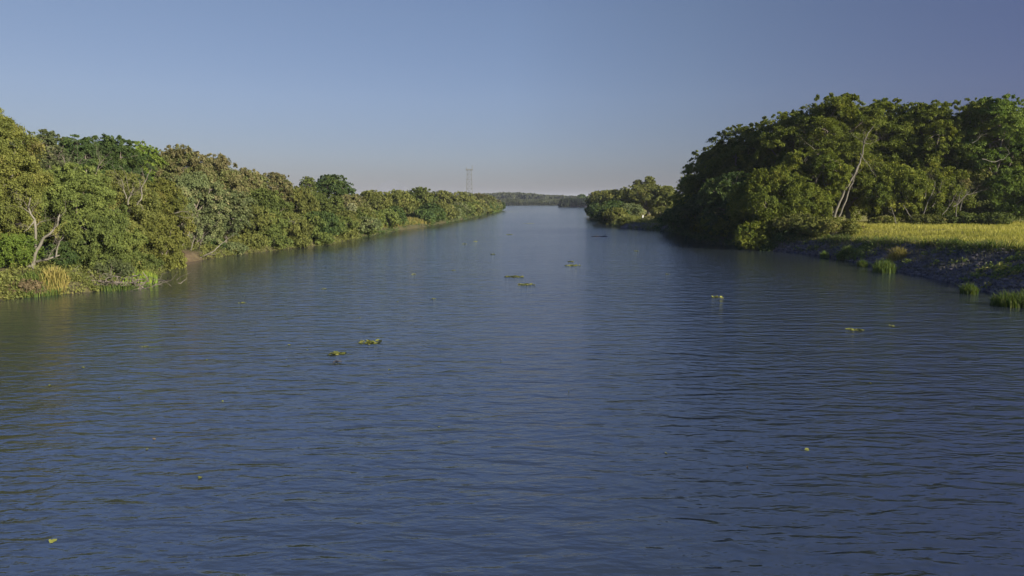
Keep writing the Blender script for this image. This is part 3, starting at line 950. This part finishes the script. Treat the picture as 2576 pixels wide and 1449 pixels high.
def rubble():
    rng = np.random.default_rng(9)
    n = 4200
    y = 33 + 50 * rng.random(n)
    x = xr(y) + rng.random(n) ** 1.1 * (runr(y) + .1) - .15
    z = ground_z(x, y)
    base = np.array([(-1, -1, -1), (1, -1, -1), (1, 1, -1), (-1, 1, -1), (-1, -1, 1), (1, -1, 1), (1, 1, 1), (-1, 1, 1)], float)
    q = np.array([(0, 3, 2, 1), (4, 5, 6, 7), (0, 1, 5, 4), (1, 2, 6, 5), (2, 3, 7, 6), (3, 0, 4, 7)])
    s = (.05 + .13 * rng.random(n) ** 2)
    v = base[None] * (1 + rng.normal(0, .22, (n, 8, 3))) * s[:, None, None] * np.array([1, 1, .6])
    ang = rng.random(n) * 2 * pi
    c, sn = np.cos(ang)[:, None], np.sin(ang)[:, None]
    v = np.stack([v[..., 0] * c - v[..., 1] * sn, v[..., 0] * sn + v[..., 1] * c, v[..., 2]], -1) + np.stack([x, y, z], 1)[:, None]
    F = (np.arange(n)[:, None, None] * 8 + q[None]).reshape(-1, 4)
    o = link('slope_gravel', mesh_np('slope_gravel', v.reshape(-1, 3), F), surf_mat('rubble_stone', (.050, .046, .054), (.15, .135, .14), scale=2.5, rough=.9))
    tag(o, 'dark grey rubble covering the slope under the meadow', 'rubble', kind='stuff')


rubble()


def strip_pts(pa, pb, wid):
    def f(rng, n):
        t = rng.random(n)
        a = at_z(*pa); b = at_z(*pb)
        x = a.x + (b.x - a.x) * t; y = a.y + (b.y - a.y) * t
        d = rng.random(n) * wid - .4
        return np.minimum(x, xl(y) + .35) - d, y
    return f


def clump(name, label, px, py, n, rad, h, w, mat, seed, cat='grass clump', lean=.35, z=None, elong=1.0):
    """one tussock: a thing"""
    o = at_z(px, py, 0 if z is None else z)
    rng = np.random.default_rng(seed)
    r = rad * np.sqrt(rng.random(n)); a = rng.random(n) * 2 * pi
    x = r * np.cos(a) * elong; y = r * np.sin(a)
    zz = ground_z(x + o.x, y + o.y)
    zz = np.maximum(zz, 0)
    o.z = gz(o.x, o.y) if z is None else z
    o.z = max(o.z, 0)
    hh = h * (1.15 - .6 * (r / rad)) * (.6 + .7 * rng.random(n))
    V, F, t = blades(rng, np.stack([x, y, zz - o.z], 1), hh, w * (.6 + .8 * rng.random(n)), lean)
    ob = link(name, mesh_np(name, V, F, t), mat, loc=o)
    return tag(ob, label, cat)


def undergrowth(name, label, y0, y1, side, n, offs, hmax, leaf, seed, skip=None):
    rng = np.random.default_rng(seed)
    y = y0 + (y1 - y0) * rng.random(n) ** 1.6
    o = offs[0] + (offs[1] - offs[0]) * rng.random(n)
    x = xl(y) - o if side < 0 else xr(y) + o
    ok = np.ones(n, bool)
    if skip: ok = ~((y > skip[0]) & (y < skip[1]))
    x, y, o = x[ok], y[ok], o[ok]
    z = np.maximum(ground_z(x, y), 0)
    sc = .6 + np.clip(y / 140, 0, 2.2)
    h = hmax * (.15 + .85 * rng.random(len(x)) ** 2) * (1 + .6 * wob(x, y, .25)) * np.clip((o + 1.4) / 2.5, .15, 1)
    c = np.stack([x, y, z + np.maximum(h, .1)], 1)
    nn = np.array([0, 0, 1.]) + rng.normal(0, .5, (len(x), 3)); nn /= np.linalg.norm(nn, axis=1, keepdims=True)
    V, F, t = leaves(rng, c, nn, .5 * sc, .3, 44, .12, .06, .5, np.clip(rng.normal(.45, .2, len(x)), 0, 1), hang=.2)
    k = np.repeat(sc, 44 * 4)[:, None]
    cc = V.reshape(-1, 4, 3).mean(1).repeat(4, 0)
    V = cc + (V - cc) * (.75 + .9 * (k - .6))
    ob = link(name, mesh_np(name, V, F, t), LEAF[leaf])
    return tag(ob, label, 'undergrowth', kind='stuff')


undergrowth('undergrowth', 'mixed green undergrowth lining the left bank at the water', 41, 110, -1, 1700, (-.3, 5), .9, 'olive', 61, (58, 69))
undergrowth('undergrowth', 'low brush along the far part of the left bank', 110, 420, -1, 500, (-.3, 3), .8, 'dark', 62)  # dark leaf colour stands in for the shadow under the overhang
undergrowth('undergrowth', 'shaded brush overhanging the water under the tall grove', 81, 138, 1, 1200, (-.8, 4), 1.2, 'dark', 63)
undergrowth('undergrowth', 'brush along the low wooded point', 138, 330, 1, 800, (-.5, 5), 1.0, 'olive', 64)


def slope_weeds():
    rng = np.random.default_rng(66)
    n = 1900
    y = 36 + 46 * rng.random(n)
    o = rng.random(n) ** 1.7 * runr(y) + .12
    x = xr(y) + o
    k = wob(x + 3, y, .55) + .5 * wob(x, y, 1.9) + rng.normal(0, .25, n) > .45
    x, y = x[k], y[k]
    z = ground_z(x, y)
    c = np.stack([x, y, z + .08 + .2 * rng.random(len(x))], 1)
    nn = np.array([-.3, -.1, 1.]) + rng.normal(0, .5, (len(x), 3)); nn /= np.linalg.norm(nn, axis=1, keepdims=True)
    V, F, t = leaves(rng, c, nn, .38, .3, 34, .17, .08, .3, np.clip(rng.normal(.5, .25, len(x)), 0, 1))
    tag(link('slope_weeds', mesh_np('slope_weeds', V, F, t), LEAF['green']), 'low weeds in patches over the rubble slope', 'weeds', kind='stuff')


slope_weeds()

clump('reed_clump', 'bright green reeds growing out of the water on the near left bank', 325, 712, 900, 1.5, 1.0, .03, GRASS['reed'], 21, 'reeds', elong=1.3)
clump('reed_clump', 'straw-yellow reeds at the near left waterside by the brushwood heap', 140, 738, 500, .8, .95, .03, GRASS['straw'], 22, 'reeds')
clump('grass_clump', 'low green grass between the brown dry bush and the straw-yellow reeds', 95, 742, 700, 1.3, .6, .03, GRASS['tuft'], 23)
clump('grass_clump', 'green grass tongue trailing on the water beside the bright green reeds', 285, 728, 400, 1.1, .35, .03, GRASS['tuft'], 24, elong=1.5)
grass_patch('waterside_grass', 'strip of yellow grass along the water in the middle of the left bank', strip_pts((965, 583), (1085, 566), 3.5), 2600, .75, .05, GRASS['straw'], seed=31)
grass_patch('waterside_grass', 'short grass strip near the point of the left bank', strip_pts((1190, 546), (1262, 529), 7), 2500, 1.2, .12, GRASS['reed'], seed=32)
# tufts on the rubble slope
for i, (px, py, rad, h, mat, label) in enumerate([
    (2125, 648, .6, .75, 'tuft', 'green tuft on the rubble slope closest to the grove'),
    (2075, 640, .35, .5, 'tuft', 'small green tuft at the grove end of the rubble slope'),
    (2170, 660, .35, .45, 'tuft', 'small tuft between the two big ones low on the rubble slope'),
    (2225, 672, .7, .8, 'tuft', 'large green tuft low in the middle of the rubble slope'),
    (2255, 655, .6, .8, 'straw', 'pale yellow tuft above the large green one on the rubble slope'),
    (2440, 712, .4, .5, 'tuft', 'lone small green tuft low on the near rubble slope'),
    (2540, 735, .7, .6, 'tuft', 'wide green tuft at the water on the frame end of the rubble slope'),
    (2590, 740, .7, .7, 'tuft', 'green tuft cut by the frame end of the rubble slope'),
]):
    p = at_z(px, py, .6)
    if p.x < float(xr(p.y)) + .3:
        p.x = float(xr(p.y)) + .3 + .2 * i
    clump('grass_tuft', label, px, py, 600, rad * 1.25, h * 1.3, .022, GRASS[mat], 40 + i, 'grass tuft', z=max(.15, gz(p.x, p.y) - .15))

# ------------------------------------------------------------------ floating plants
FLOATM = {
    'lime': leaf_mat('float_lime', [(0, (.085, .105, .028)), (.5, (.13, .145, .042)), (1, (.20, .20, .07))], trans=.25),
    'tan': leaf_mat('float_tan', [(0, (.15, .11, .065)), (1, (.22, .16, .10))], trans=.2),
    'dark': surf_mat('driftwood', (.03, .026, .022), (.07, .06, .05), scale=5),
}


def floater(px, py, wpx, mat, label, seed, cat='floating plant', group=None, name='floating_plant', spread=.45, up=.13, n=None):
    o = at_z(px, py, .0)
    wid = wpx * S / FPX * o.y
    rng = np.random.default_rng(seed)
    n = n or int(np.clip(wid * 55, 5, 90))
    ll = float(np.clip(wid * .35, .05, .2))
    if wpx < 26 and o.y < 25: ll = wid * .55
    c = np.stack([rng.normal(0, wid * (.26 if n > 12 else .09), n), rng.normal(0, wid * spread * (.4 if n > 12 else .15), n), .012 + .5 * ll * up * rng.random(n) ** 2], 1)
    d = rng.normal(0, 1, (n, 3)); d[:, 2] = np.abs(d[:, 2]) * up
    d /= np.linalg.norm(d, axis=1, keepdims=True)
    s = np.cross(d, rng.normal(0, .35, (n, 3)) + np.array([0, 0, 1])); s /= np.linalg.norm(s, axis=1, keepdims=True)
    L = ll * (.6 + .8 * rng.random(n))[:, None]
    V = np.stack([c - d * L * .5, c - d * L * .1 + s * L * .33, c + d * L * .38 + s * L * .22, c + d * L * .5, c + d * L * .38 - s * L * .22, c - d * L * .1 - s * L * .33], 1)
    V[..., 2] = np.maximum(V[..., 2], .006)
    off = np.clip(c[:, :2], -.42 * wid, .42 * wid) - c[:, :2]
    V[..., :2] += off[:, None]
    F = np.arange(n * 6).reshape(-1, 6)
    ob = link(name, mesh_np(name, V.reshape(-1, 3), F, np.clip(rng.normal(.5, .25, n), 0, 1)), FLOATM[mat], loc=o)
    return tag(ob, label, cat, group)


FL = [
    (930, 862, 55, 'lime', 'largest ragged raft of floating water plants, in the middle of the near river'),
    (848, 890, 40, 'lime', 'flat yellow-green floating clump just nearer than the largest raft'),
    (727, 868, 13, 'lime', 'small round floating plant to the side of the largest raft towards the wooded bank'),
    (773, 881, 9, 'lime', 'tiny floating plant between the small round one and the flat clump'),
    (365, 872, 15, 'lime', 'lone floating leaf in the still water off the near left bank'),
    (815, 727, 13, 'lime', 'small floating plant in mid river off the domed dark tree'),
    (610, 762, 17, 'lime', 'flat floating plant at the edge of the left-bank reflection'),
    (1104, 1074, 11, 'lime', 'single yellow-green floating leaf in the empty middle of the river'),
    (1677, 1140, 15, 'lime', 'upright floating sprig in the darker water towards the right bank'),
    (2030, 1131, 20, 'lime', 'wide yellow leaf lying flat in the dark water towards the right bank'),
    (503, 1203, 25, 'lime', 'folded yellow-green leaf floating close to the camera'),
    (135, 1362, 25, 'lime', 'pointed pale leaf floating in the nearest corner of the river'),
    (387, 1105, 15, 'tan', 'tan dead leaf floating near the olive reflection'),
    (370, 1131, 12, 'lime', 'small green leaf floating just under the tan dead leaf'),
    (1440, 668, 44, 'lime', 'low floating clump in the distance in front of the low wooded point'),
    (1436, 658, 16, 'lime', 'small floating tuft just behind the low distant clump'),
    (1293, 696, 50, 'lime', 'long thin line of floating weed far out in mid river'),
    (1325, 716, 46, 'lime', 'second thin line of floating weed, nearer than the first'),
    (1282, 590, 20, 'lime', 'floating weed far down the middle of the river'),
    (1285, 533, 40, 'lime', 'floating weed streak off the point of the left bank'),
    (1330, 562, 30, 'lime', 'thin floating weed streak far down the river'),
    (1806, 748, 30, 'lime', 'pale floating weed off the corner of the tall grove'),
    (2152, 830, 36, 'lime', 'loose floating weed in the olive reflection of the tall grove'),
    (2245, 820, 16, 'lime', 'small floating plant beside the loose weed in the olive reflection'),
    (1880, 1175, 10, 'tan', 'small tan leaf floating in dark water between the sprig and the wide leaf'),
]
for i, (px, py, w, mat, label) in enumerate(FL):
    floater(px, py, w, mat, label, 200 + i, spread=.9 if py > 1000 else .5, n=3 if (py > 1000) else None, cat='floating leaf' if py > 1000 else 'floating plant')
for i, (px, py, w) in enumerate([(657, 860, 7), (615, 745, 9), (425, 758, 8), (440, 812, 8), (1140, 680, 12), (1168, 614, 14), (1195, 608, 12), (1600, 632, 14), (1720, 760, 8), (210, 925, 12), (125, 970, 12), (2190, 965, 9), (1000, 760, 9), (860, 1040, 7), (1090, 752, 14), (720, 905, 7), (905, 800, 9), (560, 1010, 8), (1260, 905, 7), (980, 930, 8), (1430, 985, 7), (1560, 880, 9), (300, 1000, 9), (520, 905, 8), (1040, 690, 12), (1240, 640, 12), (1680, 690, 10)]):
    floater(px, py, w, 'lime', 'tiny scrap of green weed drifting alone on the river', 300 + i, group='tiny drifting scraps of weed')


def driftlog(px, py, wpx, label, seed, knob=True):
    o = at_z(px, py, .0)
    wid = wpx * S / FPX * o.y
    rng = np.random.default_rng(seed)
    V, F = [], []
    r = .045 * wid ** .5
    tube([(-wid / 2, 0, .01), (-wid / 4, .1, .04), (0, .05, .03), (wid / 4, -.05, .06), (wid / 2, .1, .02)], [r * .5, r, r * 1.1, r * .9, r * .4], 7, V, F)
    tube([(wid * .3, 0, .04), (wid * .36, .05, .2 * wid ** .5), (wid * .42, .0, .26 * wid ** .5)], [r * .5, r * .4, r * .2], 5, V, F)
    tube([(-wid * .1, 0, .04), (-wid * .14, .2, .12 * wid ** .5)], [r * .4, r * .2], 5, V, F)
    ob = link('driftwood', mesh_np('driftwood', np.concatenate(V), np.array(F), smooth=True), FLOATM['dark'], loc=o)
    tag(ob, label, 'driftwood')


driftlog(1508, 595, 42, 'dark log floating low in the water off the small cove', 1)
driftlog(848, 912, 22, 'small dark stick floating beside the flat yellow-green clump', 2)

# pale blossom on the left bank
tree(884, 108.5, 513, 24, 'airy', 'pale', 'shrub covered in white blossom on the middle left bank', cat='shrub', depth=.8, base_py=545, density=.45)


# ------------------------------------------------------------------ white post, mast, far wood
def white_post():
    Y = 163
    o = at_y(1617, 545, Y)
    z = gz(o.x, Y)
    V, F = [], []
    h = .92
    s = .10
    for a, b, r in ((-.3, h * .93, s), (h * .93, h, s * 1.25)):
        base = sum(len(v) for v in V)
        V.append(np.array([(x * r, y * r, zz) for zz in (a, b) for x, y in ((-1, -1), (1, -1), (1, 1), (-1, 1))]))
        F += [(base + q[0], base + q[1], base + q[2], base + q[3]) for q in ((3, 2, 1, 0), (4, 5, 6, 7), (0, 1, 5, 4), (1, 2, 6, 5), (2, 3, 7, 6), (3, 0, 4, 7))]
    ob = link('marker_post', mesh_np('marker_post', np.concatenate(V), np.array(F)), surf_mat('white_paint', (.72, .72, .70), (.85, .85, .83), scale=3, rough=.5, bump=0), loc=(o.x, Y, z))
    tag(ob, 'small white marker post on the bank under the umbrella-crowned tree', 'post')


white_post()


def mast():
    Y = 500
    b = at_y(1181, 500, Y); x = b.x
    z0 = gz(x, Y)
    top = at_y(1181, 420, Y).z - z0
    metal = surf_mat('galvanised_steel', (.085, .09, .08), (.14, .145, .13), scale=.6, rough=.5, bump=0)
    root = empty('power_pylon', (x, Y, z0), 'slender lattice steel mast rising beyond the far left-bank trees', 'pylon')
    zt = top * .93
    def half(z): return 2.6 + (1.5 - 2.6) * z / zt
    legs = []
    for sx, sy in ((-1, -1), (1, -1), (1, 1), (-1, 1)):
        V, F = [], []
        tube([(sx * half(0), sy * half(0), -.5), (sx * half(zt), sy * half(zt), zt)], [.15, .12], 4, V, F)
        link('leg', mesh_np('leg', np.concatenate(V), np.array(F)), metal, root)
    V, F = [], []
    nb = 9
    for i in range(nb):
        za, zb = zt * i / nb, zt * (i + 1) / nb
        a, c = half(za), half(zb)
        for (x1, y1), (x2, y2) in (((-1, -1), (1, -1)), ((1, -1), (1, 1)), ((1, 1), (-1, 1)), ((-1, 1), (-1, -1))):
            tube([(x1 * a, y1 * a, za), (x2 * c, y2 * c, zb)], [.07, .07], 4, V, F)
            tube([(x2 * a, y2 * a, za), (x1 * c, y1 * c, zb)], [.07, .07], 4, V, F)
            tube([(x1 * c, y1 * c, zb), (x2 * c, y2 * c, zb)], [.09, .09], 4, V, F)
    link('lattice_bracing', mesh_np('bracing', np.concatenate(V), np.array(F)), metal, root)
    V, F = [], []
    tube([(-2.6, 0, zt + .2), (2.6, 0, zt + .2)], [.5, .5], 4, V, F)
    tube([(-2.6, 0, zt + .2), (0, 0, zt + 1.0), (2.6, 0, zt + .2)], [.12, .12, .12], 4, V, F)
    link('crossarm', mesh_np('crossarm', np.concatenate(V), np.array(F)), metal, root)
    for sx in (-1, 1):
        V, F = [], []
        tube([(sx * 2.1, 0, zt + .2), (sx * 2.1, 0, top + (0 if sx < 0 else 1.2))], [.35, .2], 4, V, F)
        link('peak', mesh_np('peak', np.concatenate(V), np.array(F)), metal, root)


mast()


def far_wood():
    rng = np.random.default_rng(77)
    Vs, Fs, Ts = [], [], []
    nv = 0

    def put(x, y, top_z, r):
        nonlocal nv
        z0 = gz(x, y)
        V, F, t, _, _ = crown_mesh(int(rng.integers(1e9)), top_z - z0, r, r, 'round', 3.2, .6, 0, .7)
        V = V + np.array([x, y, z0])
        Vs.append(V); Fs.append(F + nv); Ts.append(t); nv += len(V)
    # skyline rows of the photograph: px -> top row
    sky = np.array([(1180, 489), (1232, 490), (1260, 487), (1310, 487), (1340, 489), (1365, 493), (1410, 494), (1440, 496), (1475, 499)])
    for px in np.arange(1190, 1480, 7):
        top = np.interp(px, sky[:, 0], sky[:, 1]) + rng.normal(0, .7)
        Y = 1000 + rng.normal(0, 25)
        p = at_y(px, top, Y)
        put(p.x, Y, p.z, 9 + 4 * rng.random())
    for px in np.arange(1200, 1450, 6):
        Y = yfar(0) + 6 + 14 * rng.random()
        p = at_y(px, 505 + rng.normal(0, 1.5), Y)
        put(p.x, Y, p.z, 6 + 3 * rng.random())
    for px in np.arange(1215, 1450, 4):
        Y = yfar(0) + 2 + 2 * rng.random()
        p = at_y(px, 510 + rng.normal(0, 1), Y)
        put(p.x, Y, max(p.z, 2.2), 4 + 2 * rng.random())
    o = link('far_woods', mesh_np('far_woods', np.concatenate(Vs), np.concatenate(Fs), np.concatenate(Ts)), LEAF['far'])
    tag(o, 'hazy wooded far shore closing the river at the horizon', 'woods', kind='stuff')


far_wood()


# ------------------------------------------------------------------ haze and smoke
def box(name, lo, hi, mat):
    x0, y0, z0 = lo; x1, y1, z1 = hi
    V = [(x0, y0, z0), (x1, y0, z0), (x1, y1, z0), (x0, y1, z0), (x0, y0, z1), (x1, y0, z1), (x1, y1, z1), (x0, y1, z1)]
    F = [(3, 2, 1, 0), (4, 5, 6, 7), (0, 1, 5, 4), (1, 2, 6, 5), (2, 3, 7, 6), (3, 0, 4, 7)]
    return link(name, mesh_np(name, V, F), mat)


def vol_mat(name, col, dens, aniso=0.0):
    m, nt, out = new_mat(name)
    v = N(nt, 'ShaderNodeVolumePrincipled')
    v.inputs['Color'].default_value = (*col, 1)
    v.inputs['Density'].default_value = dens
    v.inputs['Anisotropy'].default_value = aniso
    nt.links.new(v.outputs[0], out.inputs['Volume'])
    try: m.cycles.homogeneous_volume = True
    except Exception: pass
    return m


HAZE = 0.0001
if HAZE:
    tag(box('haze', (-8700, -420, -4), (8700, 9200, 44), vol_mat('haze_air', (.80, .87, 1.0), HAZE)), 'thin bluish haze over the far river', 'haze', kind='stuff')

def smoke():
    import bmesh
    bm = bmesh.new()
    Y = 430
    for px, py, r, sz in ((985, 474, 8, .7), (972, 470, 5, .6), (1000, 476, 7, .5)):
        p = at_y(px, py, Y)
        g = bmesh.ops.create_icosphere(bm, subdivisions=3, radius=r)
        for v in g['verts']:
            v.co = Vector((v.co.x + p.x, v.co.y + Y, v.co.z * sz + p.z))
    me = bpy.data.meshes.new('smoke'); bm.to_mesh(me); bm.free()
    tag(link('smoke', me, vol_mat('smoke_air', (.45, .47, .60), .009)), 'faint bluish smoke drifting over the left-bank trees', 'smoke', kind='stuff')


smoke()

# ------------------------------------------------------------------ light
SUN_AZ, SUN_EL = 126.0, 21.0
world = bpy.data.worlds.new("World")
scene.world = world
world.use_nodes = True
wn = world.node_tree
sk = wn.nodes.new('ShaderNodeTexSky')
sk.sky_type = 'NISHITA'
sk.sun_disc = False
sk.sun_elevation = radians(SUN_EL)
sk.sun_rotation = radians(SUN_AZ)
sk.air_density = 1.0
sk.dust_density = .25
sk.ozone_density = 3.0
bg = wn.nodes['Background']
bg.inputs['Strength'].default_value = .05
# the sky pales to violet grey and deepens towards the east (right) side
tc = wn.nodes.new('ShaderNodeTexCoord')
sx = wn.nodes.new('ShaderNodeSeparateXYZ')
wn.links.new(tc.outputs['Generated'], sx.inputs[0])
rp = wn.nodes.new('ShaderNodeValToRGB')
mr = wn.nodes.new('ShaderNodeMapRange')
mr.inputs['From Min'].default_value = -1; mr.inputs['From Max'].default_value = 1
wn.links.new(sx.outputs['X'], mr.inputs['Value'])
wn.links.new(mr.outputs[0], rp.inputs['Fac'])
el = rp.color_ramp.elements
el[0].position, el[0].color = .20, (.93, .74, .72, 1)
el[1].position, el[1].color = .82, (.56, .43, .56, 1)
for p, c in ((.5, (1.03, .845, .86)), (.62, (.90, .735, .76))):
    q = el.new(p); q.color = (*c, 1)
tint = wn.nodes.new('ShaderNodeMix'); tint.data_type = 'RGBA'; tint.blend_type = 'MULTIPLY'
tint.inputs['Factor'].default_value = 1.0
wn.links.new(sk.outputs[0], tint.inputs['A']); wn.links.new(rp.outputs[0], tint.inputs['B'])
rz = wn.nodes.new('ShaderNodeValToRGB')  # tint by height; sky above the view is boosted and blued to lift the water
ez = rz.color_ramp.elements
ez[0].position, ez[0].color = 0.0, (.33, .41, .60, 1)
ez[1].position, ez[1].color = 1.0, (1.7, 1.9, 2.25, 1)
for p, c in ((.06, (.58, .64, .78)), (.14, (.83, .86, .94)), (.25, (1.0, 1.02, 1.04)), (.272, (1.01, 1.03, 1.06)), (.31, (1.35, 1.48, 1.80)), (.40, (1.7, 1.92, 2.40))):
    q = ez.new(p); q.color = (*c, 1)
wn.links.new(sx.outputs['Z'], rz.inputs['Fac'])
tz = wn.nodes.new('ShaderNodeMix'); tz.data_type = 'RGBA'; tz.blend_type = 'MULTIPLY'
tz.inputs['Factor'].default_value = 1.0
wn.links.new(tint.outputs['Result'], tz.inputs['A']); wn.links.new(rz.outputs[0], tz.inputs['B'])
wn.links.new(tz.outputs['Result'], bg.inputs['Color'])

sun = bpy.data.lights.new('sun', 'SUN')
sun.energy = 5.0
sun.angle = radians(.5)
sun.color = (1.0, .91, .76)
so = bpy.data.objects.new('sun', sun)
a, e = radians(SUN_AZ), radians(SUN_EL)
d = Vector((sin(a) * cos(e), cos(a) * cos(e), sin(e)))
so.rotation_euler = (-d).to_track_quat('-Z', 'Y').to_euler()
so.location = (60, -60, 60)
COL.objects.link(so)

scene.view_settings.view_transform = 'Standard'
scene.view_settings.look = 'None'
scene.view_settings.exposure = 1.1
scene.view_settings.gamma = 1.0
scene.render.engine = 'CYCLES'
scene.cycles.max_bounces = 6
scene.cycles.transparent_max_bounces = 8
scene.cycles.volume_bounces = 0
scene.cycles.use_denoising = True
scene.cycles.sample_clamp_indirect = 4.0
scene.render.filter_size = 1.8
